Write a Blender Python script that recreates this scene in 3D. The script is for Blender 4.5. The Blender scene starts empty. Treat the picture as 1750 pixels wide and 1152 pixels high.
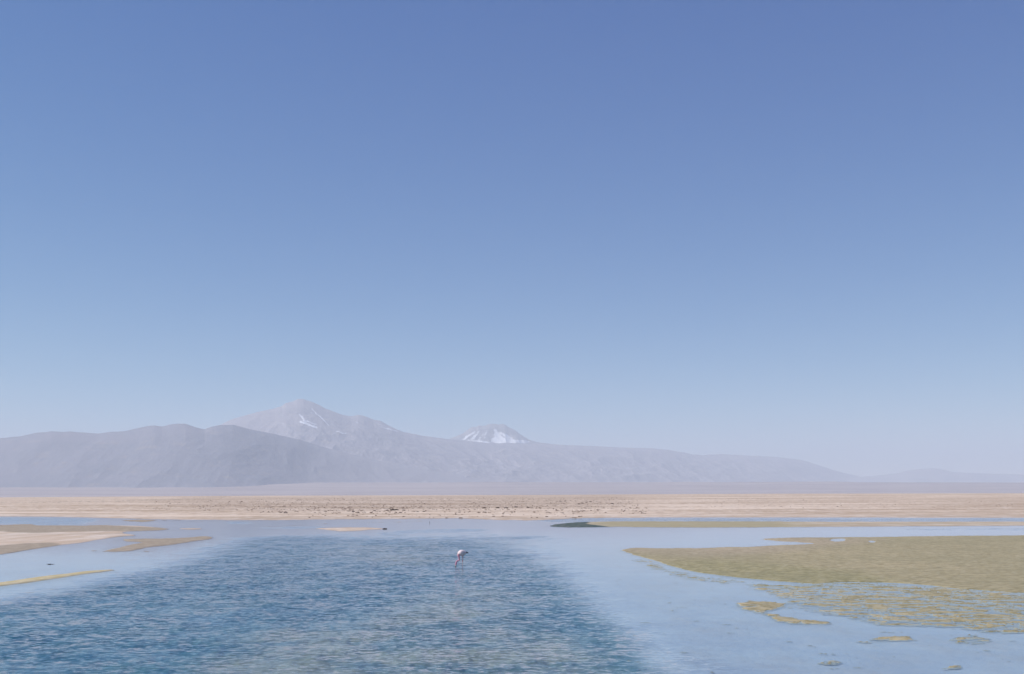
import bpy, bmesh, math, random
import numpy as np
from mathutils import Vector
S = bpy.context.scene
C = S.collection
R = math.radians
random.seed(5); rng = np.random.default_rng(5)

# ------------------------------------------------------------------ camera
FPX, HZ, CH = 1950.0, 842.0, 3.5          # focal length and horizon row of the 1750 px photograph, eye height in m
cam = bpy.data.cameras.new("camera"); camo = bpy.data.objects.new("camera", cam); C.objects.link(camo)
cam.sensor_width = 36; cam.lens = 36 * FPX / 1750
cam.shift_y = (HZ - 576) / 1750
camo.location = (0, 0, CH); camo.rotation_euler = (R(90), 0, 0)
cam.clip_start = 0.5; cam.clip_end = 200000
S.camera = camo

# ------------------------------------------------------------------ sky, sun, exposure
SUN_EL, SUN_AZ = 42, -92
w = bpy.data.worlds.new("World"); S.world = w; w.use_nodes = True
nt = w.node_tree; bgn = nt.nodes["Background"]
sky = nt.nodes.new("ShaderNodeTexSky"); sky.sky_type = 'NISHITA'; sky.sun_disc = False
sky.sun_elevation = R(SUN_EL); sky.sun_rotation = R(SUN_AZ % 360)
sky.altitude = 4000; sky.air_density = 0.7; sky.dust_density = 0.3; sky.ozone_density = 4.0
sep = nt.nodes.new("ShaderNodeSeparateColor"); comb = nt.nodes.new("ShaderNodeCombineColor"); nt.links.new(sky.outputs[0], sep.inputs[0])
for ch, (gain, gam) in enumerate(((0.50, 1.95), (0.89, 1.17), (1.92, 0.585))):     # deep high-altitude blue
    pw = nt.nodes.new("ShaderNodeMath"); pw.operation = 'POWER'; pw.inputs[1].default_value = gam; nt.links.new(sep.outputs[ch], pw.inputs[0])
    ml = nt.nodes.new("ShaderNodeMath"); ml.operation = 'MULTIPLY'; ml.inputs[1].default_value = gain; nt.links.new(pw.outputs[0], ml.inputs[0])
    nt.links.new(ml.outputs[0], comb.inputs[ch])
nt.links.new(comb.outputs[0], bgn.inputs[0]); bgn.inputs[1].default_value = 0.10
sl = bpy.data.lights.new("sun", 'SUN'); sl.energy = 4.6; sl.angle = R(0.53); sl.color = (1.0, 0.95, 0.88)
so = bpy.data.objects.new("sun", sl); C.objects.link(so); so.location = (-60, 15, 60)
sd = Vector((math.sin(R(SUN_AZ)) * math.cos(R(SUN_EL)), math.cos(R(SUN_AZ)) * math.cos(R(SUN_EL)), math.sin(R(SUN_EL))))
so.rotation_euler = sd.to_track_quat('Z', 'Y').to_euler()
S.view_settings.view_transform = 'Standard'; S.view_settings.look = 'None'
S.view_settings.exposure = 0.35; S.view_settings.gamma = 1.0
S.render.engine = 'CYCLES'
S.cycles.max_bounces = 6; S.cycles.volume_bounces = 1; S.cycles.transparent_max_bounces = 12
S.cycles.use_denoising = True

# ------------------------------------------------------------------ numeric helpers
def gy(py, z=0.0): return FPX * (CH - z) / (py - HZ)
def gpt(px, py, z=0.0):
    y = gy(py, z); return ((px - 875) / FPX * y, y)
_perm = np.random.default_rng(11).permutation(4096).astype(np.int64)
_ga = np.random.default_rng(12).random(4096) * 2 * np.pi
_gx, _gy = np.cos(_ga), np.sin(_ga)
def perlin(x, y, seed=0):
    xi = np.floor(x).astype(np.int64); yi = np.floor(y).astype(np.int64); xf = x - xi; yf = y - yi
    u = xf * xf * xf * (xf * (xf * 6 - 15) + 10); v = yf * yf * yf * (yf * (yf * 6 - 15) + 10)
    def g(i, j, dx, dy):
        h = _perm[(_perm[(i + seed * 57) & 4095] + j) & 4095]
        return _gx[h] * dx + _gy[h] * dy
    a = g(xi, yi, xf, yf); b = g(xi + 1, yi, xf - 1, yf); c = g(xi, yi + 1, xf, yf - 1); d = g(xi + 1, yi + 1, xf - 1, yf - 1)
    return (a * (1 - u) + b * u) * (1 - v) + (c * (1 - u) + d * u) * v
def fbm(x, y, octv=4, seed=0, rough=0.5):
    s = 0; a = 1; t = 0
    for o in range(octv):
        s = s + a * perlin(x * 2 ** o, y * 2 ** o, seed + o); t += a; a *= rough
    return s / t * 1.5
def ridged(x, y, octv=5, seed=0):
    s = 0; a = 1; t = 0
    for o in range(octv):
        s = s + a * (1 - 2 * np.abs(perlin(x * 2 ** o, y * 2 ** o, seed + o))); t += a; a *= 0.5
    return s / t
def smooth(e0, e1, x):
    t = np.clip((x - e0) / (e1 - e0), 0, 1); return t * t * (3 - 2 * t)

# plan masks: areas of the shore drawn as polygons on the ground (given as the column / row where the photo sees them)
MX0, MX1, MY0, MY1, SY = -350, 2100, 842, 1240, 2
MW, MH = MX1 - MX0, (MY1 - MY0) * SY
def blur(m, sx, sy):
    for ax, s in ((1, sx), (0, sy)):
        if s <= 0: continue
        n = int(3 * s) + 1; k = np.exp(-0.5 * (np.arange(-n, n + 1) / s) ** 2); k /= k.sum()
        p = [(0, 0), (0, 0)]; p[ax] = (n, n); q = np.pad(m, p, mode='edge'); o = np.zeros_like(m)
        for i, kk in enumerate(k):
            o += kk * (q[:, i:i + m.shape[1]] if ax == 1 else q[i:i + m.shape[0], :])
        m = o
    return m
def poly(*pts, into=None, val=1.0):
    m = np.zeros((MH, MW)) if into is None else into
    P = np.array(pts, float); n = len(P)
    for r in range(MH):
        y = MY0 + (r + 0.5) / SY
        xs = []
        for i in range(n):
            x0, y0 = P[i]; x1, y1 = P[(i + 1) % n]
            if (y0 <= y) != (y1 <= y): xs.append(x0 + (y - y0) * (x1 - x0) / (y1 - y0))
        xs.sort()
        for a, b in zip(xs[::2], xs[1::2]):
            ia = max(0, int(round(a - MX0))); ib = min(MW, int(round(b - MX0)))
            if ib > ia: m[r, ia:ib] = val
    return m
def sample(m, px, py):
    fx = np.clip(px - MX0 - 0.5, 0, MW - 1.001); fy = np.clip((py - MY0) * SY - 0.5, 0, MH - 1.001)
    ix = fx.astype(int); iy = fy.astype(int); u = fx - ix; v = fy - iy
    return (m[iy, ix] * (1 - u) + m[iy, ix + 1] * u) * (1 - v) + (m[iy + 1, ix] * (1 - u) + m[iy + 1, ix + 1] * u) * v
def to_px(X, Y):
    Ys = np.maximum(Y, 6.0)
    return 875 + FPX * X / Ys, HZ + FPX * CH / Ys

# ------------------------------------------------------------------ object helpers
def link_mesh(name, V, F, mat, attrs=None, smooth_=True, parent=None):
    me = bpy.data.meshes.new(name)
    V = np.asarray(V, np.float32); F = np.asarray(F, np.int32)
    me.vertices.add(len(V)); me.vertices.foreach_set("co", V.ravel())
    k = F.shape[1]; me.loops.add(F.size); me.loops.foreach_set("vertex_index", F.ravel())
    me.polygons.add(len(F)); me.polygons.foreach_set("loop_start", np.arange(0, F.size, k, dtype=np.int32))
    me.polygons.foreach_set("use_smooth", np.full(len(F), smooth_))
    me.update(calc_edges=True); me.validate()
    for n, a in (attrs or {}).items():
        at = me.attributes.new(n, 'FLOAT', 'POINT'); at.data.foreach_set("value", np.asarray(a, np.float32).ravel())
    me.materials.append(mat)
    o = bpy.data.objects.new(name, me); C.objects.link(o)
    if parent: o.parent = parent
    return o
def grid_faces(nr, nc, keep=None):
    i = np.arange(nr - 1)[:, None] * nc + np.arange(nc - 1)[None, :]
    F = np.stack([i, i + 1, i + nc + 1, i + nc], -1).reshape(-1, 4)
    return F if keep is None else F[keep.ravel()]
def compact(V, F, attrs):
    u, inv = np.unique(F.ravel(), return_inverse=True)
    return V[u], inv.reshape(F.shape), {k: a.ravel()[u] for k, a in attrs.items()}
def tag(o, label, cat, group=None):
    o["label"] = label; o["category"] = cat
    if group: o["group"] = group
    return o
class NT:
    def __init__(s, name):
        s.m = bpy.data.materials.new(name); s.m.use_nodes = True; s.t = s.m.node_tree
        s.b = s.t.nodes["Principled BSDF"]; s.out = s.t.nodes["Material Output"]
    def n(s, kind, **kw):
        x = s.t.nodes.new("ShaderNode" + kind)
        for k, v in kw.items():
            if k.startswith("i_"):
                x.inputs[int(k[2:]) if k[2:].isdigit() else k[2:].replace("_", " ")].default_value = v
            else: setattr(x, k, v)
        return x
    def l(s, a, b): s.t.links.new(a, b)
    def geo(s, sx=1, sy=1, sz=1, loc=(0, 0, 0)):
        g = s.n("NewGeometry"); mp = s.n("Mapping"); mp.inputs["Scale"].default_value = (sx, sy, sz)
        mp.inputs["Location"].default_value = loc
        s.l(g.outputs["Position"], mp.inputs["Vector"]); return mp.outputs[0]
    def noise(s, vec, scale, detail=4, rough=0.55, dist=0.0):
        x = s.n("TexNoise"); x.inputs["Scale"].default_value = scale; x.inputs["Detail"].default_value = detail
        x.inputs["Roughness"].default_value = rough; x.inputs["Distortion"].default_value = dist
        s.l(vec, x.inputs["Vector"]); return x
    def rng(s, v, a, b, c=0.0, d=1.0, kind='SMOOTHSTEP'):
        x = s.n("MapRange"); x.interpolation_type = kind
        x.inputs[1].default_value = a; x.inputs[2].default_value = b; x.inputs[3].default_value = c; x.inputs[4].default_value = d
        s.l(v, x.inputs[0]); return x.outputs[0]
    def math(s, op, a, b=None, clamp=False):
        x = s.n("Math"); x.operation = op; x.use_clamp = clamp
        for i, v in enumerate((a, b)):
            if v is None: continue
            if isinstance(v, (int, float)): x.inputs[i].default_value = v
            else: s.l(v, x.inputs[i])
        return x.outputs[0]
    def mix(s, f, a, b):
        x = s.n("Mix"); x.data_type = 'RGBA'
        for i, v in ((0, f), (6, a), (7, b)):
            if isinstance(v, (int, float)): x.inputs[i].default_value = v
            elif isinstance(v, tuple): x.inputs[i].default_value = (*v, 1)
            else: s.l(v, x.inputs[i])
        return x.outputs[2]
    def attr(s, name):
        x = s.n("Attribute"); x.attribute_name = name; return x.outputs["Fac"]

# ------------------------------------------------------------------ masks of the shore
print("masks")
L, Rr = MX0, MX1
shore_pts = [(L, 883), (0, 883), (60, 883), (130, 884), (200, 886), (260, 887.5), (330, 888.6), (400, 888.8), (440, 889.2), (478, 889),
             (530, 888.2), (606, 887.4), (660, 887), (725, 886.6), (757, 886.2), (783, 886), (820, 887.5),
             (860, 889), (900, 889.4), (930, 888.8), (961, 887.4), (978, 886), (1049, 885), (1137, 884.6), (1400, 884.6), (1750, 885), (Rr, 885)]
land = poly(*shore_pts, (Rr, 830), (L, 830))
# left sand bars
bar1 = [(L, 897), (0, 897.5), (55, 895.5), (62, 898), (145, 898.3), (160, 897.3), (200, 898), (240, 899), (280, 902.5), (292, 904.5), (270, 907), (215, 908.5),
        (208, 911), (228, 914), (238, 916), (215, 916.8), (195, 918.5), (165, 923), (140, 928), (110, 931), (92, 934), (70, 937), (45, 941), (20, 945), (0, 948), (L, 975)]
poly(*bar1, into=land)
poly((172, 943), (195, 938), (222, 931), (246, 927), (215, 925.8), (208, 921.5), (250, 920.6), (300, 920), (335, 917.5), (352, 916.4), (364, 918), (362, 921), (335, 925), (290, 932), (250, 936), (225, 942), (200, 943.4), into=land)
poly((150, 941.3), (160, 940.4), (170, 941.2), (160, 942.2), into=land)
poly((238, 942.3), (250, 941.3), (262, 942.3), (250, 943.4), into=land)
poly((300, 903.4), (335, 902.8), (355, 903.8), (335, 905), (305, 904.6), into=land)
poly((205, 888.3), (270, 889.6), (245, 892.5), (212, 890.5), into=land)
poly((L, 1055), (L, 1040), (0, 995.5), (50, 988.5), (100, 982), (150, 976.3), (190, 973.4), (202, 974), (170, 978.2), (110, 986.5), (60, 994), (0, 1002), into=land)
# thin ledges of crust on the wet flat before the shore
for pl in ([(451, 900.2), (478, 899.2), (503, 897.8), (528, 896.2)], [(540, 895.4), (555, 894.9), (566, 895.2)], [(606, 893.4), (640, 892.8), (660, 892.3), (690, 891.8), (725, 890.2)], [(655, 904.2), (664, 903.9)],
           [(232, 888.4), (290, 889.6), (352, 891)], [(575, 908), (600, 907.6), (625, 906.4)]):
    poly(*[(a_, b_ - .35) for a_, b_ in pl], *[(a_, b_ + .45) for a_, b_ in pl[::-1]], into=land)
# islet by the far shore
poly((532, 903.4), (560, 902.2), (600, 901.2), (640, 902), (657, 903.3), (652, 904.8), (636, 905.2), (612, 906.6), (590, 907.6), (575, 907.2), (555, 905.4), into=land)
# right bar
poly((935, 899.6), (950, 896), (985, 892.5), (1050, 891), (1100, 891.2), (1300, 891), (1420, 891.8), (1750, 891.3), (Rr, 891.2), (Rr, 898), (1750, 898.6), (1500, 900), (1300, 901.3), (1200, 901.8), (1100, 901.2), (1060, 900.4), (1010, 901.5), (960, 901.3), into=land)
land_s = blur(land, 4.0, 1.25)
land_w = blur(land, 40, 12)

rip = np.zeros((MH, MW))
poly((L, 1075), (0, 1028), (60, 1016), (150, 998), (220, 984), (300, 968), (350, 954), (385, 936), (420, 922), (470, 914), (560, 915), (640, 922),
     (700, 920), (800, 918), (860, 917), (925, 917.5), (932, 919.5), (900, 924), (866, 930), (872, 940), (905, 950), (930, 962), (955, 985), (985, 1010), (1005, 1038),
     (1035, 1062), (1065, 1085), (1080, 1110), (1120, 1152), (1160, 1240), (L, 1240), into=rip)
rip_a = .6 * blur(rip, 85, 20) + .4 * blur(rip, 34, 10)
rip_a = np.minimum(1, rip_a + .42 * blur(poly((1010, 1030), (1090, 1062), (1180, 1095), (1290, 1150), (1420, 1240), (1000, 1240)), 45, 10))
weak = blur(poly((L, 1020), (0, 1000), (200, 965), (420, 905), (700, 905), (900, 915), (1000, 940), (1100, 1030), (1240, 1080), (1420, 1152), (1500, 1240), (L, 1240)), 55, 14)
strips = np.zeros((MH, MW))
poly((L, 885), (0, 884.5), (100, 885.2), (150, 886.2), (165, 888.5), (150, 893), (140, 896.5), (64, 897), (52, 895), (0, 895), (L, 895.5), into=strips)
poly((900, 887), (980, 886.2), (1100, 885.8), (Rr, 886), (Rr, 891.5), (1100, 891), (985, 892.5), (940, 892), into=strips)
poly((385, 892.5), (425, 892.8), (440, 894.6), (400, 895), into=strips)
poly((420, 902), (500, 900), (555, 900), (540, 903), (480, 904), into=strips, val=.8)
poly((650, 911), (690, 907), (740, 905), (800, 903.8), (838, 905), (815, 908.6), (770, 910), (720, 910.5), (690, 913.5), (700, 917), (670, 916), into=strips, val=1.3)
poly((800, 921), (860, 918), (900, 916.5), (934, 916.8), (928, 919.5), (890, 922.5), (850, 925), into=strips, val=1.2)
poly((1500, 903), (Rr, 902), (Rr, 907), (1560, 907), into=strips, val=.35)
strips = blur(strips, 8, 1.2)

mat_m = np.zeros((MH, MW))
poly((1060, 940), (1080, 936.5), (1130, 937), (1190, 937), (1235, 935.4), (1290, 934.6), (1310, 933), (1352, 931), (1400, 929), (1370, 927), (1310, 923), (1300, 920.6), (1350, 918.8), (1400, 918.6), (1520, 917.6),
     (1600, 916), (1750, 915), (Rr, 914), (Rr, 1024), (1750, 1013), (1700, 1010), (1640, 1006), (1590, 1000), (1530, 996), (1450, 994), (1400, 996.5), (1385, 997), (1330, 993), (1265, 987),
     (1200, 979), (1175, 974), (1145, 967), (1120, 958), (1090, 950), into=mat_m)
poly((1418, 921), (1444, 920), (1446, 925), (1420, 926), into=mat_m, val=0.1)
poly((1483, 924), (1492, 922.5), (1501, 927), (1484, 928), into=mat_m, val=0.15)
mat_m = blur(mat_m, 5, 1.6)
frag = np.zeros((MH, MW))
poly((1075, 955), (1110, 957), (1150, 975), (1200, 985), (1330, 999), (1400, 1003), (1280, 1000), (1180, 992), (1130, 978), into=frag, val=.55)
poly((1275, 1000), (1450, 994), (1750, 1014), (Rr, 1024), (Rr, 1088), (1750, 1082), (1680, 1080), (1600, 1071), (1500, 1068), (1440, 1052), (1380, 1044), (1330, 1020), into=frag, val=.70)
poly((1480, 1000), (1620, 1004), (1750, 1016), (Rr, 1026), (Rr, 1040), (1750, 1030), (1650, 1026), (1560, 1040), (1420, 1034), (1400, 1022), (1530, 1016), into=frag, val=.86)
poly((1560, 1035), (1680, 1040), (1700, 1060), (1620, 1070), (1570, 1055), into=frag, val=.88)
poly((1258, 1033), (1275, 1026), (1345, 1030), (1330, 1040), (1300, 1047), (1275, 1043), into=frag, val=1.15)
poly((1300, 1047), (1330, 1050), (1365, 1058), (1420, 1063), (1415, 1066), (1360, 1066), (1330, 1061), into=frag, val=1.2)
poly((1462, 1096), (1500, 1089), (1560, 1085), (1562, 1094), (1500, 1096), (1470, 1099), into=frag, val=.85)
poly((1612, 1092), (1660, 1084), (1700, 1090), (1690, 1100), (1640, 1098), into=frag, val=.75)
poly((1660, 1112), (1690, 1108), (1700, 1114), (1670, 1118), into=frag, val=.6)
poly((1396, 1131), (1436, 1126), (1440, 1134), (1400, 1134), into=frag, val=.6)
poly((1592, 1144), (1640, 1134), (1644, 1140), (1600, 1146), into=frag, val=.7)
frag = blur(frag, 6, 2.2)

# ------------------------------------------------------------------ ground: lagoon bed, bars, salt plain, far slopes, as one sheet
print("ground")
outer = np.array([8, 5, 3.2, 2.2, 1.6, 1.2, .95, .8, .7, .62, .56])
cols = np.concatenate([-outer, np.arange(-1000, 1001, 1.6) / FPX, outer[::-1]])
rows_py = np.concatenate([np.arange(1400, 1160, -8), np.arange(1160, 1010, -1.5), np.arange(1010, 925, -.4), np.arange(925, 847.8, -0.25)])
ys = FPX * CH / (rows_py - HZ)
far = np.concatenate([np.arange(1210, 1500, 25), np.geomspace(1500, 8500, 16), np.geomspace(9000, 45000, 60)])
near = [(-4500, 5600), (-600, 800), (-60, 120), (-4, 30), (6, 16)]
Yr = np.array([a for a, b in near] + list(ys) + list(far)); Sr = np.array([b for a, b in near] + list(np.maximum(ys, 12)) + list(far))
X = cols[None, :] * Sr[:, None]; X = np.clip(X, -45500, 45500); Y = np.repeat(Yr[:, None], len(cols), 1)
PX, PY = to_px(X, Y)
lm = sample(land_s, PX, PY); lw = sample(land_w, PX, PY)
inw = Y < 350
edge = lm + 0.30 * fbm(X * 0.8, Y * 0.5, 4, 3, .65) * (Y < 250) + 0.05 * fbm(X * .1, Y * .1, 2, 8)
shore_y = np.interp(PX, [p[0] for p in shore_pts], [p[1] for p in shore_pts])
upland = smooth(0, 1, (shore_y - PY) / 14.0)                 # 0 at the waterline, 1 well inland
crest_py = np.interp(PX, [-350, 0, 440, 900, 1060, 1300, 1750, 2100], [850.4, 850, 847.2, 846, 845, 843.8, 843, 842.8])
crest_z = CH - (crest_py - HZ) * 1200 / FPX
t = smooth(200, 1200, Y)
dpm = sample(blur(rip, 45, 12), PX, PY)
z = np.where(edge > 0.5, 0.004 + 0.075 * (edge - 0.5) , -0.004 - (.07 + .6 * dpm) * np.clip(0.5 - edge, 0, 1) * np.clip(1.1 - lw, .25, 1))
bedvar = 0.05 * fbm(X * 0.25, Y * 0.25, 4, 21)
z = np.where(edge > 0.5, z + 0.02 * np.clip(fbm(X * .8, Y * .3, 3, 4), -.2, 1), z + bedvar * np.clip(1 - 2 * edge, 0, 1) * (.2 + 1.5 * dpm))
crust = (np.abs(fbm(X * 0.45, Y * 0.22, 3, 30)) * 0.5 + 0.35 * np.clip(fbm(X * 0.05, Y * 0.02, 3, 33), 0, 1))
z = z + upland * (0.10 + crust * (0.35 + 0.3 * t)) * (Y < 1300)
z = z + t * (crest_z - 0.3) * (Y <= 1210) 
drop = smooth(1205, 1900, Y)
z = np.where(Y > 1205, crest_z * (1 - drop) - 60 * drop, z)
baj = np.clip((Y - 8000) / 5000, 0, 8)
z = np.where(Y > 8000, -60 + 150 * np.minimum(baj, 1.2) ** 1.4 + 14 * baj * fbm(X / 1500, Y / 1500, 3, 40), z)
V = np.stack([X, Y, z], -1).reshape(-1, 3)
# what the ground is made of, by place
algae_g = blur(poly((925, 902), (945, 895), (985, 892), (1010, 892), (1000, 896), (1060, 903)), 8, .8)
green_bar = blur(np.maximum(poly((1000, 892), (1160, 890), (1300, 890), (1340, 903), (1000, 903)), .45 * poly((1200, 889), (Rr, 889), (Rr, 904), (1200, 904))), 60, 1.5)
yellow_g = blur(poly((L, 1060), (L, 1030), (0, 990), (210, 968), (215, 976), (0, 1006)), 4, 1)
mud_g = np.zeros((MH, MW))
poly((L, 896), (0, 896), (150, 897), (290, 903), (300, 908), (180, 908), (110, 909), (70, 912), (20, 911), (0, 907), (L, 906), into=mud_g)
poly((L, 980), (L, 960), (0, 933), (40, 930), (90, 928), (110, 932), (60, 940), (0, 950), into=mud_g)
poly((145, 946), (205, 916), (370, 913), (370, 925), (260, 946), into=mud_g, val=.85)
poly((200, 886), (350, 890), (340, 893), (205, 892), into=mud_g, val=1)
mud_g = blur(mud_g, 10, 1.2)
rough_g = np.zeros((MH, MW))
poly((250, 852), (440, 850), (1070, 848), (1080, 866), (1050, 870), (800, 871), (560, 876), (330, 872), into=rough_g)
rough_g = blur(rough_g, 30, 3) 
deep_g = blur(rip, 45, 12)
shoal_g = blur(poly((430, 1060), (620, 1050), (780, 985), (830, 975), (900, 1040), (1000, 1090), (1040, 1152), (1060, 1240), (250, 1240), (330, 1130)), 60, 18) + .8 * blur(poly((560, 925), (760, 925), (800, 950), (760, 962), (560, 945)), 40, 6)
attrs = dict(algae=sample(algae_g, PX, PY), gbar=sample(green_bar, PX, PY) * (Y < 200), yellow=sample(yellow_g, PX, PY), mud=sample(mud_g, PX, PY),
             rough=sample(rough_g, PX, PY), upland=upland * (Y < 1300), deep=sample(deep_g, PX, PY), shoal=sample(shoal_g, PX, PY), near=sample(blur(land, 30, 5), PX, PY), weed=sample(blur(np.clip(mat_m + .6 * np.clip(frag, 0, 1), 0, 1), 22, 6), PX, PY))
g = NT("salt_ground")
v = g.geo(); posz = g.n("SeparateXYZ"); gg = g.n("NewGeometry"); g.l(gg.outputs["Position"], posz.inputs[0]); pz = posz.outputs[2]; pyy = posz.outputs[1]
n1 = g.noise(g.geo(0.012, 0.055, 1), 1.0, 6, .62)
n2 = g.noise(g.geo(0.5, 0.12, 1), 1.0, 5, .6)
n3 = g.noise(v, 1.7, 5, .6)
base = g.mix(g.rng(n1.outputs[0], .42, .60), (.40, .30, .215), (.62, .50, .40))
base = g.mix(g.rng(n2.outputs[0], .5, .72, 0, .55), base, (.72, .63, .55))
base = g.mix(g.rng(n2.outputs[0], .46, .28, 0, .6), base, (.27, .185, .14))
rn = g.noise(g.geo(0.9, .25, 1), 1.0, 4, .65)
dark = g.math('MULTIPLY', g.attr("rough"), g.rng(rn.outputs[0], .44, .60))
base = g.mix(g.math('MULTIPLY', dark, .55), base, (.19, .13, .10))
beach = g.math('SUBTRACT', 1.0, g.rng(g.attr("upland"), 0.02, .35))
beach_c = g.mix(g.rng(n2.outputs[0], .4, .65), (.48, .37, .28), (.60, .51, .44))
sn_ = g.noise(g.geo(.07, .16, 1), 1.0, 5, .7)
beach_c = g.mix(g.rng(sn_.outputs[0], .47, .62, 0, .7), beach_c, (.32, .245, .18))
base = g.mix(g.math('MULTIPLY', beach, .8), base, beach_c)
mudc = g.mix(g.rng(n3.outputs[0], .35, .65), (.24, .195, .145), (.34, .28, .21))
mn = g.noise(g.geo(.12, .22, 1), 1.0, 5, .65)
base = g.mix(g.rng(g.math('ADD', g.attr("mud"), g.math('MULTIPLY', g.math('SUBTRACT', mn.outputs[0], .5), 1.6)), .2, .75, 0, .92), base, mudc)
base = g.mix(g.rng(g.attr("gbar"), .2, .8, 0, .85), base, (.30, .265, .155))
base = g.mix(g.rng(g.attr("yellow"), .2, .7, 0, .9), base, g.mix(g.rng(n3.outputs[0], .4, .6), (.42, .35, .18), (.50, .43, .28)))
base = g.mix(g.math('MULTIPLY', g.rng(g.attr("algae"), .2, .7), g.rng(n3.outputs[0], .3, .55, .6, 1)), base, (.035, .065, .06))
bedn = g.noise(g.geo(.35, .35, 1), 1.0, 5, .6)
bedc = g.mix(g.rng(bedn.outputs[0], .38, .62), (.46, .46, .48), (.56, .55, .54))
deepc = g.mix(g.rng(bedn.outputs[0], .42, .60), (.02, .125, .145), (.075, .17, .165))
deepc = g.mix(g.rng(g.attr("shoal"), .1, .9), deepc, g.mix(g.rng(bedn.outputs[0], .40, .58), (.10, .165, .145), (.30, .28, .185)))
bedc = g.mix(g.rng(g.attr("deep"), .05, .75, 0, 1), bedc, deepc)
sh_n = g.noise(g.geo(.18, .12, 1), 1.0, 5, .7)
def patchy(a_, lo, hi): return g.rng(g.math('ADD', g.attr(a_), g.math('MULTIPLY', g.math('SUBTRACT', sh_n.outputs[0], .5), 1.1)), lo, hi, 0, .9)
bedc = g.mix(g.math('MULTIPLY', patchy("near", .12, .5), g.rng(g.attr("near"), .03, .12)), bedc, (.26, .215, .16))      # silt fanning out from the bars
bedc = g.mix(g.math('MULTIPLY', patchy("weed", .15, .6), g.rng(g.attr("weed"), .03, .12)), bedc, (.20, .19, .09))      # drowned algae round the mats
base = g.mix(g.math('MAXIMUM', g.rng(pz, -.05, -.01), g.rng(pyy, 165, 175)), bedc, base)
# distant slopes: desert gravel
dn = g.noise(g.geo(.0006, .0025, .004), 1.0, 5, .6)
farc = g.mix(g.rng(dn.outputs[0], .35, .65), (.29, .23, .22), (.38, .31, .29))
base = g.mix(g.rng(pyy, 1250, 1900), base, farc)
base = g.mix(g.math('MULTIPLY', g.math('MULTIPLY', g.rng(pz, -.02, .002), g.rng(pz, .016, .006)), g.rng(n2.outputs[0], .35, .6, .15, .75)), base, (.13, .11, .09))
wetn = g.math('MAXIMUM', g.rng(pz, .008, .03), g.rng(pyy, 165, 175))
g.l(base, g.b.inputs["Base Color"])
g.l(g.rng(wetn, 0, 1, .35, .95, 'LINEAR'), g.b.inputs["Roughness"]); g.b.inputs["Specular IOR Level"].default_value = .4
bmp = g.n("Bump"); bmp.inputs["Strength"].default_value = .5; bmp.inputs["Distance"].default_value = .08
g.l(n3.outputs[0], bmp.inputs["Height"]); g.l(bmp.outputs[0], g.b.inputs["Normal"])
ground = link_mesh("ground", V, grid_faces(*X.shape), g.m, attrs); ground["kind"] = "structure"
def ground_z(x, y):                                                    # nearest grid height
    r = int(np.argmin(np.abs(Yr - y))); c = int(np.argmin(np.abs(X[r] - x))); return float(z[r, c])

# ------------------------------------------------------------------ water
print("water")
wc = np.concatenate([-outer, np.arange(-1000, 1001, 5.0) / FPX, outer[::-1]])
wpy = np.concatenate([np.arange(1400, 1160, -12), np.arange(1160, 925, -2.0), np.arange(925, 880, -.5)])
wy = FPX * CH / (wpy - HZ)
Yw = np.array([-3000, -600, -60, -4, 6] + list(wy)); Sw = np.array([3200, 800, 120, 30, 16] + list(np.maximum(wy, 12)))
XW = wc[None, :] * Sw[:, None]; YW = np.repeat(Yw[:, None], len(wc), 1)
pxw, pyw = to_px(XW, YW)
ripple = sample(rip_a, pxw, pyw); wk = sample(weak, pxw, pyw); st = sample(strips, pxw, pyw)
low = fbm(XW * .05, YW * .05, 4, 60)
ripple = np.clip(ripple + .35 * low * ripple * (1 - ripple) * 4, 0, 1)
wmesh_attr = dict(ripple=np.clip(np.maximum(ripple, st), 0, 1), weak=wk)
m = NT("lagoon_water")
rp = m.attr("ripple"); wkn = m.attr("weak")
gust = m.noise(m.geo(.16, .07, 1), 1.0, 6, .65, .8)
patch = m.noise(m.geo(.9, .55, 1), 1.0, 3, .55)
pm = m.math('MULTIPLY', m.rng(gust.outputs[0], .34, .62, .4, 1.15, 'LINEAR'), m.rng(patch.outputs[0], .32, .62, .4, 1.3, 'LINEAR'))
edge_break = m.math('ADD', rp, m.math('ADD', m.math('MULTIPLY', m.math('SUBTRACT', patch.outputs[0], .5), .9), m.math('MULTIPLY', m.math('SUBTRACT', gust.outputs[0], .5), 1.2)))
rp2 = m.math('MULTIPLY', m.rng(edge_break, .1, .95), m.rng(rp, .02, .3))
amp = m.math('ADD', m.math('MULTIPLY', rp2, pm), m.math('ADD', .015, m.math('MULTIPLY', wkn, .035)))
w1 = m.noise(m.geo(3.6, 5.6, 1), 1.0, 7, .66, .5)
w2 = m.noise(m.geo(7.0, 13.0, 1), 1.0, 4, .6, .3)
def slope(nz, k):
    s_ = m.n("VectorMath"); s_.operation = 'SUBTRACT'; m.l(nz.outputs[1], s_.inputs[0]); s_.inputs[1].default_value = (.5, .5, .5)
    q = m.n("VectorMath"); q.operation = 'MULTIPLY'; m.l(s_.outputs[0], q.inputs[0]); q.inputs[1].default_value = (k * .7, k * 1.0, 0); return q.outputs[0]
ad = m.n("VectorMath"); ad.operation = 'ADD'; m.l(slope(w1, 1.2), ad.inputs[0]); m.l(slope(w2, .8), ad.inputs[1])
w0 = m.noise(m.geo(.7, 1.3, 1), 1.0, 3, .55, .6)
ad0 = m.n("VectorMath"); ad0.operation = 'ADD'; m.l(ad.outputs[0], ad0.inputs[0]); m.l(slope(w0, .35), ad0.inputs[1]); ad = ad0
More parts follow.
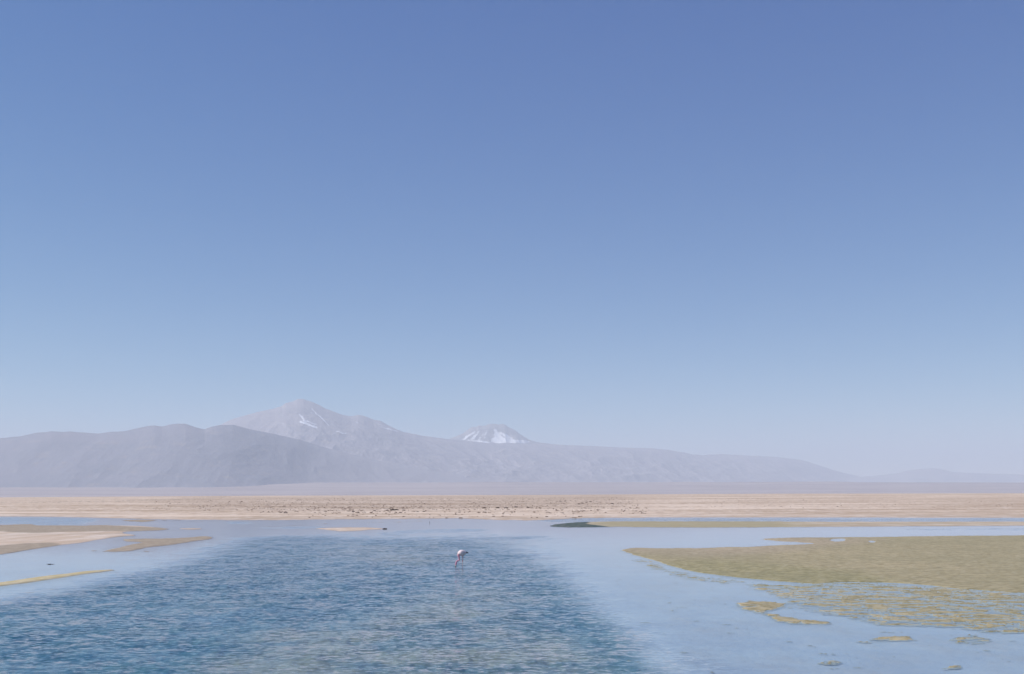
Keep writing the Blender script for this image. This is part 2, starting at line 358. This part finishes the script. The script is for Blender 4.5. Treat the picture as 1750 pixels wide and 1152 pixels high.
lee = m.n("VectorMath"); lee.operation = 'ADD'; m.l(ad.outputs[0], lee.inputs[0]); lee.inputs[1].default_value = (.02, -.055, 0); ad = lee   # wind from beyond: steep lee faces
sc = m.n("VectorMath"); sc.operation = 'SCALE'; m.l(ad.outputs[0], sc.inputs[0]); m.l(amp, sc.inputs["Scale"])
up = m.n("VectorMath"); up.operation = 'ADD'; m.l(sc.outputs[0], up.inputs[0]); up.inputs[1].default_value = (0, 0, 1)
nm = m.n("VectorMath"); nm.operation = 'NORMALIZE'; m.l(up.outputs[0], nm.inputs[0])
gl = m.n("BsdfAnisotropic"); gl.inputs["Color"].default_value = (1, 1, 1, 1); gl.inputs["Roughness"].default_value = .045
m.l(nm.outputs[0], gl.inputs["Normal"])
tr = m.n("BsdfTransparent"); tr.inputs[0].default_value = (.78, .88, .93, 1)
bfg = m.n("NewGeometry"); fr = m.n("Fresnel"); m.l(m.rng(bfg.outputs["Backfacing"], 0, 1, 1.333, 1 / 1.333, "LINEAR"), fr.inputs[0]); m.l(nm.outputs[0], fr.inputs["Normal"])
mx = m.n("MixShader"); m.l(fr.outputs[0], mx.inputs[0]); m.l(tr.outputs[0], mx.inputs[1]); m.l(gl.outputs[0], mx.inputs[2])
m.l(mx.outputs[0], m.out.inputs["Surface"]); m.t.nodes.remove(m.b)
water = link_mesh("water", np.stack([XW, YW, np.zeros_like(XW)], -1).reshape(-1, 3), grid_faces(*XW.shape), m.m, wmesh_attr)
water["kind"] = "structure"

# ------------------------------------------------------------------ algae mats on the right, standing a finger above the water
print("mats")
am = NT("algae_mat")
an = am.noise(am.geo(1.1, 1.6, 1), 1.0, 6, .62); an2 = am.noise(am.geo(.09, .09, 1), 1.0, 4, .6); an3 = am.noise(am.geo(3.5, 6, 1), 1.0, 3, .6)
ac = am.mix(am.rng(an.outputs[0], .36, .62), (.29, .23, .105), (.47, .375, .205))
ac = am.mix(am.rng(am.attr("tan"), 0, 1, 0, .85), ac, am.mix(am.rng(an.outputs[0], .36, .62), (.34, .255, .155), (.48, .375, .25)))
ac = am.mix(am.rng(am.attr("olive"), .1, .9, 0, .7), ac, am.mix(am.rng(an.outputs[0], .40, .60), (.20, .18, .055), (.36, .305, .13)))
ac = am.mix(am.rng(an3.outputs[0], .50, .64, 0, .75), ac, (.42, .38, .27))
ac = am.mix(am.rng(an3.outputs[0], .50, .38, 0, .6), ac, (.12, .11, .05))
ac = am.mix(am.rng(an2.outputs[0], .35, .65, 0, .3), ac, (.20, .19, .09))
am.l(ac, am.b.inputs["Base Color"]); am.b.inputs["Roughness"].default_value = .6; am.b.inputs["Specular IOR Level"].default_value = .35
ab = am.n("Bump"); ab.inputs["Strength"].default_value = .6; ab.inputs["Distance"].default_value = .05
am.l(an.outputs[0], ab.inputs["Height"]); am.l(ab.outputs[0], am.b.inputs["Normal"])
olive_m = blur(poly((1080, 975), (1180, 955), (1260, 960), (1450, 975), (1560, 1000), (1500, 1008), (1300, 1005)), 40, 10)
tan_m = blur(poly((1040, 930), (1300, 915), (1480, 915), (1500, 925), (1330, 945), (1200, 955), (1060, 945)), 40, 7)
def mat_object(name, mask, pxr, pyr, sx, sy, thr, amp_, fn, zmax, k, mat, skirt=.02):
    cx = np.arange(pxr[0], pxr[1], sx); rr = np.arange(pyr[0], pyr[1], -sy)
    yy = FPX * CH / (rr - HZ); XX = (cx[None, :] - 875) / FPX * yy[:, None]; YY = np.repeat(yy[:, None], len(cx), 1)
    px, py = np.repeat(cx[None, :], len(rr), 0), np.repeat(rr[:, None], len(cx), 1)
    f = sample(mask, px, py) + amp_ * fn(XX, YY) - thr
    zz = np.clip(f * k, -skirt, zmax) + np.where(f > 0, .006 * fbm(XX * 2.5, YY * 2.5, 3, 77), 0)
    keep = (f[:-1, :-1] > -skirt / k) | (f[1:, 1:] > -skirt / k) | (f[1:, :-1] > -skirt / k) | (f[:-1, 1:] > -skirt / k)
    V_ = np.stack([XX, YY, zz], -1).reshape(-1, 3)
    V_, F_, at = compact(V_, grid_faces(*XX.shape, keep), dict(olive=sample(olive_m, px, py), tan=sample(tan_m, px, py)))
    return link_mesh(name, V_, F_, mat, at)
def fn_main(x, y): return fbm(x * .7, y * .6, 5, 50, .72)
def fn_frag(x, y): return fbm(x * 1.0 + .8 * fbm(x * .3, y * .3, 2, 9), y * 1.9, 5, 56, .76) + .04
mm = mat_object("algae_mat", mat_m, (1035, 1960), (1060, 905), 1.2, .45, .5, .40, fn_main, .022, .12, am.m)
mm["kind"] = "stuff"; mm["label"] = "broad tan and olive algae mat spreading over the shallow water on the right"
fm = mat_object("algae_patches", frag, (1050, 1960), (1160, 940), .9, .35, .88, 1.5, fn_frag, .008, .11, am.m)
fm["kind"] = "stuff"; fm["label"] = "scattered small olive algae patches floating on calm water below the broad mat"

# ------------------------------------------------------------------ mountains
print("mountains")
def mountain(name, prof, d0, d1, dback, pxr, n, mat, seed, relief, base_z, nrow=150, label=None, front_pow=1.0, away=None, snow=None):
    """a range whose crest stands at distance d1, its foot at d0, falling away again to dback"""
    cx = np.linspace(pxr[0], pxr[1], n); rr = np.concatenate([np.linspace(0, 1, nrow), np.linspace(1, 2, nrow // 3)[1:]])
    yy = np.where(rr <= 1, d0 + (d1 - d0) * rr, d1 + (dback - d1) * (rr - 1))
    ratio = (cx - 875) / FPX; step = (pxr[1] - pxr[0]) / (n - 1)
    aw = np.interp(cx, *away) if away else np.ones(n)
    ka = int(70 / step); kr = np.exp(-.5 * (np.arange(-3 * ka, 3 * ka + 1) / ka) ** 2); kr /= kr.sum()
    aw = np.convolve(np.pad(aw, 3 * ka, mode='edge'), kr, 'valid')
    YY = yy[:, None] * aw[None, :]; XX = ratio[None, :] * YY
    P = np.array(prof, float)
    wob = fbm(XX / 900, YY / 900, 4, seed) * 34 * (1 - np.abs(1 - rr)[:, None]) * 0 
    py = np.interp(cx, P[:, 0], P[:, 1])
    py = py + 0.8 * fbm(cx / 14, cx * 0 + seed, 4, seed)
    crest = (HZ - py) * d1 * aw / FPX + CH
    crest = np.maximum(crest, base_z + 5)
    tt = np.where(rr <= 1, rr, 2 - rr)[:, None]
    kk = int(40 / step); ker = np.exp(-.5 * (np.arange(-3 * kk, 3 * kk + 1) / kk) ** 2); ker /= ker.sum()
    soft = np.convolve(np.pad(crest, 3 * kk, mode='edge'), ker, 'valid')
    crest2 = soft[None, :] * (1 - tt ** 4) + crest[None, :] * tt ** 4        # the skyline's small bumps die out down the slope
    shape = tt ** front_pow * .55 + smooth(0, 1, tt) ** 1.6 * .45
    XC = ratio[None, :] * d1
    rid = ridged(XX / relief[1] + .4 * fbm(XX / 3000, YY / 3000, 2, seed + 5), YY / (relief[1] * 2.2), 6, seed + 2) - .4
    bump_ = 4 * tt * (1 - tt)
    H = base_z + (crest2 - base_z) * shape + relief[0] * rid * bump_ * np.clip((crest[None, :] - base_z) / 900, .12, 1) * 1.0
    # keep the relief below the line of the crest as the camera height sees it
    lim = CH + (crest[None, :] - CH) * YY / (d1 * aw[None, :]) * (.985 + .012 * smooth(.85, 1, YY / (d1 * aw[None, :])))
    H = np.where((YY < d1 * aw[None, :] * .9999), np.minimum(H, np.maximum(lim, base_z)), H)
    sn = np.zeros_like(XX)
    if snow:                                                      # snowfields lying in the gullies of the near side
        qx = 875 + FPX * XX / YY; qy = HZ - (H - CH) * FPX / YY
        qx = qx + 2.2 * fbm(XX / 60, H / 60, 3, 71) ; qy = qy + 1.6 * fbm(XX / 80 + 9, H / 50, 3, 72)
        for (ax, ay, bx, by, wa, wb, st_) in snow:
            tt_ = np.clip(((qx - ax) * (bx - ax) + (qy - ay) * (by - ay)) / ((bx - ax) ** 2 + (by - ay) ** 2), 0, 1)
            dd = np.hypot(qx - ax - tt_ * (bx - ax), qy - ay - tt_ * (by - ay)) / (wa + (wb - wa) * tt_)
            sn = np.maximum(sn, st_ * smooth(1.5, .4, dd))
        sn = sn * (rr <= 1.001)[:, None]
    V_ = np.stack([XX, YY, H], -1).reshape(-1, 3)
    o = link_mesh(name, V_, grid_faces(*XX.shape), mat, dict(snow=sn, haze_fade=np.repeat(smooth(430, 640, cx + 40 * perlin(cx / 60, cx * 0, 5))[None, :], len(rr), 0)))
    o["kind"] = "structure"
    if label: o["label"] = label
    return o
def rock_mat(name, haze_fade=None, c1=(.15, .115, .11), c2=(.25, .195, .18)):
    r = NT(name)
    a = r.noise(r.geo(.0011, .0022, .003), 1.0, 7, .62, .5); b = r.noise(r.geo(.004, .006, .006), 1.0, 4, .6)
    col = r.mix(r.rng(a.outputs[0], .38, .62), c1, c2)
    col = r.mix(r.rng(b.outputs[0], .56, .70, 0, .45), col, (.34, .28, .25))
    if haze_fade: col = r.mix(r.rng(r.attr("haze_fade"), 0, 1), col, haze_fade)  # right end of the hills fades to the range's pale tone, haze painted as colour
    wv = r.noise(r.geo(.012, .004, .006), 1.0, 5, .7, .8)
    f = r.rng(r.math('ADD', r.attr("snow"), r.math('MULTIPLY', r.math('SUBTRACT', wv.outputs[0], .5), 1.6)), .45, .8)
    col = r.mix(r.math('MULTIPLY', f, r.rng(r.attr("snow"), .02, .15)), col, (.85, .86, .9))
    rb = r.n("Bump"); rb.inputs["Strength"].default_value = .1; rb.inputs["Distance"].default_value = 25
    r.l(r.noise(r.geo(.0035, .002, .002), 1.0, 6, .62, .5).outputs[0], rb.inputs["Height"]); r.l(rb.outputs[0], r.b.inputs["Normal"])
    r.l(col, r.b.inputs["Base Color"]); r.b.inputs["Roughness"].default_value = .95; r.b.inputs["Specular IOR Level"].default_value = .1
    return r.m
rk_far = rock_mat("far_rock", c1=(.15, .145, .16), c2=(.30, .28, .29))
rk_main = rock_mat("main_rock", c1=(.27, .255, .285), c2=(.315, .29, .315))  # rock colour lightened and blued, with part of the haze's airlight in it
rk_hill = rock_mat("hill_rock", haze_fade=(.31, .29, .315), c1=(.185, .19, .23), c2=(.215, .21, .25))  # cool bluish rock colour also carries some of the distance haze
rk_low = rock_mat("low_rock", c1=(.30, .28, .30), c2=(.36, .335, .345))  # pale rock colour paints in the fading of the far hills into haze
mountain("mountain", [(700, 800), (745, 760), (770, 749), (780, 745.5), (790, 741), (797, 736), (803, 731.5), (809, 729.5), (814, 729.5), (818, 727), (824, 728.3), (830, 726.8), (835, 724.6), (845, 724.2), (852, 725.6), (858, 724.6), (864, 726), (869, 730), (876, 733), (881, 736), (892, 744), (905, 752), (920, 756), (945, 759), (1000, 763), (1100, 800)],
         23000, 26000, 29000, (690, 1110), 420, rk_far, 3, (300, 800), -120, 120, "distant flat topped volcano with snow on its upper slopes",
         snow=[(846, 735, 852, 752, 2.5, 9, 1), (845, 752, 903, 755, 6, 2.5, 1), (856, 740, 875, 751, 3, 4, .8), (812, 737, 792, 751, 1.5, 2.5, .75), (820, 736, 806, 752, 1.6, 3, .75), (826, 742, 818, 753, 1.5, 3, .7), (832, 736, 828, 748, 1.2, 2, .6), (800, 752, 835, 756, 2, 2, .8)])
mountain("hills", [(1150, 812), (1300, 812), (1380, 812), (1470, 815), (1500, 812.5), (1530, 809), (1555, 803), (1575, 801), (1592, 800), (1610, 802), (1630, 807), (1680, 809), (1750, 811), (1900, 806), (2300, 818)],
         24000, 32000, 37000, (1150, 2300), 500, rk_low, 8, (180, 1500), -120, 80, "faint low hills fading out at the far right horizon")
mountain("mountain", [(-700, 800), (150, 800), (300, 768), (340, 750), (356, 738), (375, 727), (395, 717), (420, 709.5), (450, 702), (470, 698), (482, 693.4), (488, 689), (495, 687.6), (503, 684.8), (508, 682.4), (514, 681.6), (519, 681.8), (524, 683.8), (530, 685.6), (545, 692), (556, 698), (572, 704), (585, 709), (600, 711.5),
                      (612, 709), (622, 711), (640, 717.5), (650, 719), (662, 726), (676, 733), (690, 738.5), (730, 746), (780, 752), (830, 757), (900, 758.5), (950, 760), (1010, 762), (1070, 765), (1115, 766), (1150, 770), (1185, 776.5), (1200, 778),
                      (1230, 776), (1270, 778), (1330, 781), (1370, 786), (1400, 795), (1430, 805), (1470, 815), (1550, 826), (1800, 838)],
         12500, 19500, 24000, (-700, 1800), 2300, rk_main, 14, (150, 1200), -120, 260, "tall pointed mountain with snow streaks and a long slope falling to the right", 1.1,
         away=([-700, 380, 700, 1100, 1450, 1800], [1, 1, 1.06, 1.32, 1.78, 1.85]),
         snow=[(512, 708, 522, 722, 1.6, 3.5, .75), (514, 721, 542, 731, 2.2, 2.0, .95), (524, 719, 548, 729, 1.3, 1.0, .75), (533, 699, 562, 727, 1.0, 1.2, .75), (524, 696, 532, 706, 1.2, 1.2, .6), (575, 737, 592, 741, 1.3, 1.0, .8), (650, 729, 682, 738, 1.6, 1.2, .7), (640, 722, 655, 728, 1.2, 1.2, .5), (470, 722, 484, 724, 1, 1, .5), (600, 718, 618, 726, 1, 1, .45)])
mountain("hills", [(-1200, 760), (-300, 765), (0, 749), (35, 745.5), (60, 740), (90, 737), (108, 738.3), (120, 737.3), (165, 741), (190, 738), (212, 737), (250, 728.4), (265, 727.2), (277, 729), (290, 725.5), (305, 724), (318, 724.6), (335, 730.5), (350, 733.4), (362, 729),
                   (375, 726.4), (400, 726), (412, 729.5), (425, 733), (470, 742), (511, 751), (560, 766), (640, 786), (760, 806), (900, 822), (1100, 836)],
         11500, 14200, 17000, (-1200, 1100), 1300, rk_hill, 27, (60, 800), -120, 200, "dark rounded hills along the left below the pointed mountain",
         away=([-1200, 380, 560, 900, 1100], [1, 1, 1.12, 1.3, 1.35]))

# ------------------------------------------------------------------ salt crust clods on the far flat
print("clods")
t5 = (1 + 5 ** .5) / 2
ico = np.array([(-1, t5, 0), (1, t5, 0), (-1, -t5, 0), (1, -t5, 0), (0, -1, t5), (0, 1, t5), (0, -1, -t5), (0, 1, -t5), (t5, 0, -1), (t5, 0, 1), (-t5, 0, -1), (-t5, 0, 1)]) / 1.9
icf = np.array([(0, 11, 5), (0, 5, 1), (0, 1, 7), (0, 7, 10), (0, 10, 11), (1, 5, 9), (5, 11, 4), (11, 10, 2), (10, 7, 6), (7, 1, 8), (3, 9, 4), (3, 4, 2), (3, 2, 6), (3, 6, 8), (3, 8, 9), (4, 9, 5), (2, 4, 11), (6, 2, 10), (8, 6, 7), (9, 8, 1)])
cm = NT("clod"); cn = cm.noise(cm.geo(), 2.0, 3)
cm.l(cm.mix(cm.rng(cn.outputs[0], .35, .65), (.18, .13, .10), (.31, .235, .185)), cm.b.inputs["Base Color"]); cm.b.inputs["Roughness"].default_value = .95
clods = []
for band in (((430, 1090), (851, 867), 2600, .06), ((430, 1110), (866, 876), 1100, .075), ((470, 1000), (876, 882), 160, .07), ((250, 470), (855, 872), 260, .07), ((1200, 1750), (853, 868), 260, .06)):
    (a, b), (c, d), n_, s_ = band
    for k in range(n_):
        px = random.uniform(a, b); pyc = random.uniform(c, d)
        if perlin(np.array([px * .03]), np.array([pyc * .55]), 90)[0] < -.05: continue
        y = gy(pyc, .3); clods.append(((px - 875) / FPX * y, y, s_ * random.uniform(.4, 1.5) * (1 + y / 500)))
Vs, Fs = [], []
for i, (x, y, s_) in enumerate(clods):
    q = ico * rng.uniform(.6, 1.25, (12, 1)); q = q * np.array([s_ * random.uniform(.8, 2.2), s_ * random.uniform(.8, 1.8), s_ * random.uniform(.5, .9)])
    Vs.append(q + np.array([x, y, ground_z(x, y) + s_ * .2])); Fs.append(icf + 12 * i)
cl = link_mesh("salt_crust", np.concatenate(Vs), np.concatenate(Fs), cm.m, smooth_=False); cl["kind"] = "stuff"
cl["label"] = "small broken clods of dirty salt crust strewn over the flat beyond the lagoon"

dm = NT("dark_clod"); cn = dm.noise(dm.geo(), 5.0, 4)
dm.l(dm.mix(dm.rng(cn.outputs[0], .35, .65), (.035, .026, .022), (.09, .065, .05)), dm.b.inputs["Base Color"]); dm.b.inputs["Roughness"].default_value = .9
def lump_mesh(seed):
    bm = bmesh.new(); bmesh.ops.create_icosphere(bm, subdivisions=3, radius=1)
    for v_ in bm.verts:
        c_ = v_.co; k = 1 + .55 * float(fbm(np.array([c_.x * 1.3 + seed + c_.z]), np.array([c_.y * 1.3 + c_.z * .7]), 3, seed)[0])
        v_.co = Vector((c_.x * k, c_.y * k, max(c_.z * k, -.35)))
    me = bpy.data.meshes.new("salt_clod"); bm.to_mesh(me); bm.free(); me.materials.append(dm.m); return me
lumps = [lump_mesh(s_) for s_ in (3, 7, 12, 18)]
big = [(671, 871, .34), (678, 870.6, .3), (662, 871.5, .28), (640, 871.8, .2), (690, 871.2, .22), (604, 873.4, .22), (612, 874, .18), (595, 872.6, .2), (556, 873, .18), (714, 873.6, .17), (724, 873, .2), (480, 875, .2), (488, 874.4, .24),
       (958, 857, .36), (966, 856.8, .3), (1002, 858.6, .36), (1009, 858, .3), (995, 860, .28), (989, 861.5, .35), (902, 866.8, .3), (865, 867.4, .3), (882, 866.4, .32), (850, 867.8, .28), (828, 868, .3), (1046, 861, .38), (918, 881.6, .13), (934, 880.8, .15), (990, 880, .14)]
for k, (px, pyc, s_) in enumerate(big):
    y = gy(pyc, .3); x = (px - 875) / FPX * y
    o = bpy.data.objects.new("salt_clod", lumps[k % 4]); C.objects.link(o)
    o.location = (x, y, ground_z(x, y) + s_ * .12); o.scale = (s_ * random.uniform(1.0, 1.7), s_, s_ * .55); o.rotation_euler.z = random.uniform(-.5, .5)
    tag(o, "large dark clod of salt crust standing out from the pale flat beyond the lagoon", "salt clod", "large dark clods on the salt flat")

# ------------------------------------------------------------------ small things in and by the water
def tube(path, rad, seg=8, caps=True):
    P = [Vector(p) for p in path]; n_ = len(P); vs, fs = [], []
    for i, p in enumerate(P):
        d_ = (P[min(i + 1, n_ - 1)] - P[max(i - 1, 0)]).normalized()
        a_ = Vector((0, 1, 0)) if abs(d_.y) < .9 else Vector((1, 0, 0)); u = d_.cross(a_).normalized(); v_ = u.cross(d_).normalized()
        ru, rv = rad[i] if isinstance(rad[i], tuple) else (rad[i], rad[i])
        for k in range(seg):
            t_ = 2 * math.pi * k / seg; vs.append(tuple(p + u * (ru * math.cos(t_)) + v_ * (rv * math.sin(t_))))
    for i in range(n_ - 1):
        for k in range(seg):
            a_ = i * seg + k; b_ = i * seg + (k + 1) % seg; fs.append((a_, b_, b_ + seg, a_ + seg))
    if caps: fs.append(tuple(range(seg))[::-1]); fs.append(tuple(range((n_ - 1) * seg, n_ * seg)))
    return vs, fs
def pymesh(name, parts, mat, parent=None, sm=True):
    vs, fs = [], []
    for v_, f_ in parts:
        o_ = len(vs); vs += v_; fs += [tuple(i + o_ for i in q) for q in f_]
    me = bpy.data.meshes.new(name); me.from_pydata(vs, [], fs); me.update()
    for p in me.polygons: p.use_smooth = sm
    me.materials.append(mat); o = bpy.data.objects.new(name, me); C.objects.link(o); o.parent = parent; return o
wood = NT("wet_wood"); wn = wood.noise(wood.geo(8, 8, 40), 1.0, 4)
wood.l(wood.mix(wood.rng(wn.outputs[0], .3, .7), (.02, .016, .014), (.07, .05, .04)), wood.b.inputs["Base Color"]); wood.b.inputs["Roughness"].default_value = .7
x, y = gpt(658, 904.2)
o = bpy.data.objects.new("rock", lump_mesh(23)); C.objects.link(o); o.location = (x, y, .02); o.scale = (.24, .16, .07)
tag(o, "low dark wet rock at the right tip of the narrow sandy islet", "rock")
x, y = gpt(734.3, 894)
st_ = pymesh("stake", [tube([(0, 0, -.2), (.004, 0, .05), (-.006, 0, .14), (.002, 0, .2)], [.022, .022, .019, .015])], wood.m); st_.location = (x, y, 0)
tag(st_, "thin dark wooden stake poking out of the water close to the far shore", "stake")
x, y = gpt(86, 964.5)
parts = []
for k in range(26):
    a_ = random.uniform(0, 6.28); l_ = random.uniform(.06, .17); h_ = random.uniform(.01, .07); cx_ = random.uniform(-.09, .09)
    parts.append(tube([(cx_, random.uniform(-.05, .05), -.03), (cx_ + l_ * .5 * math.cos(a_), l_ * .5 * math.sin(a_), h_), (cx_ + l_ * math.cos(a_), l_ * math.sin(a_), h_ * .5)], [.012, .009, .004], 5))
wd = pymesh("weed_clump", parts, wood.m); wd.location = (x, y, 0); wd.scale = (1.2, 1.0, .45)
tag(wd, "small dark clump of dead weed in the calm shallows on the left", "weed")

# ------------------------------------------------------------------ flamingo, head down, feeding
print("flamingo")
def catmull(P, n_):
    P = [np.array(p, float) for p in P]; P = [2 * P[0] - P[1]] + P + [2 * P[-1] - P[-2]]; out = []
    for i in range(1, len(P) - 2):
        for k in range(n_):
            t_ = k / n_; a, b, c, d = P[i - 1:i + 3]
            out.append(.5 * (2 * b + (c - a) * t_ + (2 * a - 5 * b + 4 * c - d) * t_ ** 2 + (3 * b - a - 3 * c + d) * t_ ** 3))
    out.append(P[-2]); return out
def loft(ctrl, n_=6, seg=16):                      # ctrl rows: x, y, z, radius in the side plane, radius across
    q = catmull(ctrl, n_); return tube([tuple(a[:3]) for a in q], [(max(a[3], .002), max(a[4], .002)) for a in q], seg)
fx_, fy_ = gpt(789.7, 968)
root = bpy.data.objects.new("flamingo", None); C.objects.link(root); root.location = (fx_, fy_, 0)
tag(root, "pale pink flamingo wading with its neck bent down and its bill in the water", "flamingo")
# tube(): u is perpendicular to direction and Y, v lies along Y
torso = [(.235, 0, .655, .012, .02), (.19, 0, .66, .045, .05), (.12, 0, .65, .098, .09), (.03, 0, .638, .142, .12), (-.05, 0, .625, .152, .125), (-.115, 0, .592, .122, .105), (-.150, 0, .55, .075, .072),
         (-.158, 0, .495, .056, .050), (-.150, 0, .44, .043, .040), (-.138, 0, .385, .037, .035), (-.130, 0, .335, .034, .033), (-.143, 0, .292, .032, .032), (-.180, 0, .272, .031, .031),
         (-.222, 0, .275, .033, .032), (-.252, 0, .245, .034, .032), (-.270, 0, .195, .038, .032), (-.284, 0, .14, .044, .034), (-.295, 0, .09, .038, .028), (-.303, 0, .055, .024, .019)]
def leg(hx, hy, kx, fx, lift=0):
    return loft([(hx, hy, .60, .05, .045), (hx + .005, hy, .53, .036, .032), (hx - .008, hy, .46, .019, .018), ((hx + kx) / 2, hy, .37, .0105, .0105), (kx, hy, .285, .0095, .0095), (kx + .006, hy, .262, .015, .015), (kx, hy, .24, .0095, .0095),
                 ((kx + fx) / 2, hy, .06, .0085, .0085), (fx, hy, -.16, .0085, .0085)], 5, 10)
fmat = NT("plumage")
fc = fmat.n("Attribute"); fc.attribute_name = "plum"
pn = fmat.noise(fmat.geo(22, 22, 40), 1.0, 3)
fmat.l(fmat.mix(fmat.rng(pn.outputs[0], .35, .65, 0, .18), fc.outputs["Color"], (.55, .33, .36)), fmat.b.inputs["Base Color"]); fmat.b.inputs["Roughness"].default_value = .7
body = pymesh("body", [loft(torso, 6, 20), leg(.035, -.045, .012, .0), leg(.05, .045, .034, .03)], fmat.m, root)
rm = body.modifiers.new("r", 'REMESH'); rm.mode = 'VOXEL'; rm.voxel_size = .004; rm.use_smooth_shade = True
sm_ = body.modifiers.new("s", 'SMOOTH'); sm_.iterations = 2; sm_.factor = .4
dg = bpy.context.evaluated_depsgraph_get(); dg.update()
me2 = bpy.data.meshes.new_from_object(body.evaluated_get(dg)); body.modifiers.clear(); body.data = me2
if not me2.materials: me2.materials.append(fmat.m)
co = np.zeros(len(me2.vertices) * 3); me2.vertices.foreach_get("co", co); co = co.reshape(-1, 3)
x_, y_, z_ = co.T
pale = np.array([.74, .60, .60]); pink = np.array([.62, .22, .28]); neck = np.array([.62, .27, .36]); legc = np.array([.52, .36, .33]); joint = np.array([.52, .08, .07]); under = np.array([.60, .42, .45])
col = np.repeat(pale[None], len(co), 0)
def blendc(c, f): global col; f = np.clip(f, 0, 1)[:, None]; col = col * (1 - f) + c[None] * f
blendc(under, (0.60 - z_) / .1)
blendc(pink, smooth(.50, .60, -x_ * 1.0 + .45) * smooth(.64, .52, z_) * (x_ < -.03) * 1.0)
blendc(neck, ((x_ < -.09) * smooth(.56, .48, z_)))
isleg = (x_ > -.06) & (z_ < .49); blendc(legc, isleg * 1.0)
blendc(joint, isleg * np.exp(-((z_ - .262) / .03) ** 2))
ca = me2.color_attributes.new("plum", 'FLOAT_COLOR', 'POINT')
ca.data.foreach_set("color", np.concatenate([col, np.ones((len(col), 1))], 1).astype(np.float32).ravel())
for p in me2.polygons: p.use_smooth = True
def flat_mat(name, c, r=.5):
    q = NT(name); k = q.noise(q.geo(30, 30, 30), 1.0, 3)
    q.l(q.mix(q.rng(k.outputs[0], .3, .7), tuple(a * .8 for a in c), c), q.b.inputs["Base Color"]); q.b.inputs["Roughness"].default_value = r; return q.m
wing_m = flat_mat("wing_feather", (.70, .58, .60), .7); black = flat_mat("black_feather", (.012, .011, .013), .6); billm = flat_mat("bill_horn", (.60, .50, .38), .4); eyem = flat_mat("eye", (.25, .12, .03), .2)
for s_ in (-1, 1):
    wv_, wf_ = loft([(-.105, s_ * .085, .655, .03, .012), (-.06, s_ * .112, .655, .075, .02), (.02, s_ * .118, .665, .088, .02), (.10, s_ * .098, .668, .066, .018), (.165, s_ * .062, .664, .042, .016), (.205, s_ * .04, .66, .022, .012)], 6, 14)
    wg = pymesh("wing", [(wv_, wf_)], wing_m, root)
    fl = []
    for k in range(4):
        fl.append(loft([(.15, s_ * (.045 + .006 * k), .64 + .014 * k, .014, .010), (.22, s_ * .030, .645 + .012 * k, .020, .013), (.27 - .01 * k, s_ * .018, .642 + .011 * k, .018, .012), (.305 - .014 * k, s_ * .012, .638 + .009 * k, .005, .005)], 4, 8))
    pymesh("flight_feathers", fl, black, wg)
    pymesh("eye", [loft([(-.289, s_ * .024, .118, .001, .001), (-.289, s_ * .0275, .116, .006, .006), (-.289, s_ * .031, .114, .001, .001)], 3, 8)], eyem, root)
bl = pymesh("bill", [loft([(-.298, 0, .075, .024, .018), (-.306, 0, .045, .024, .017), (-.312, 0, .012, .022, .016)], 4, 12)], billm, root)
pymesh("bill_tip", [loft([(-.3115, 0, .014, .0225, .0165), (-.306, 0, -.015, .021, .015), (-.290, 0, -.04, .014, .010), (-.276, 0, -.05, .004, .004)], 4, 12)], black, bl)

# ------------------------------------------------------------------ haze
hm = bpy.data.materials.new("haze_air"); hm.use_nodes = True; ht = hm.node_tree
ht.nodes.remove(ht.nodes["Principled BSDF"]); pv = ht.nodes.new("ShaderNodeVolumePrincipled")
pv.inputs["Density"].default_value = 6.2e-5; pv.inputs["Color"].default_value = (.735, .815, .92, 1); pv.inputs["Anisotropy"].default_value = 0.0
ht.links.new(pv.outputs[0], ht.nodes["Material Output"].inputs["Volume"])
bm = bmesh.new(); bmesh.ops.create_cube(bm, size=1)
me = bpy.data.meshes.new("haze"); bm.to_mesh(me); bm.free(); me.materials.append(hm)
hz = bpy.data.objects.new("haze", me); C.objects.link(hz); top, bot = 1660, -125
hz.scale = (92000, 50600, top - bot); hz.location = (0, 20700, (top + bot) / 2); hz["kind"] = "stuff"
hz["label"] = "pale blue desert haze filling the air between the lagoon and the mountains"
print("done")
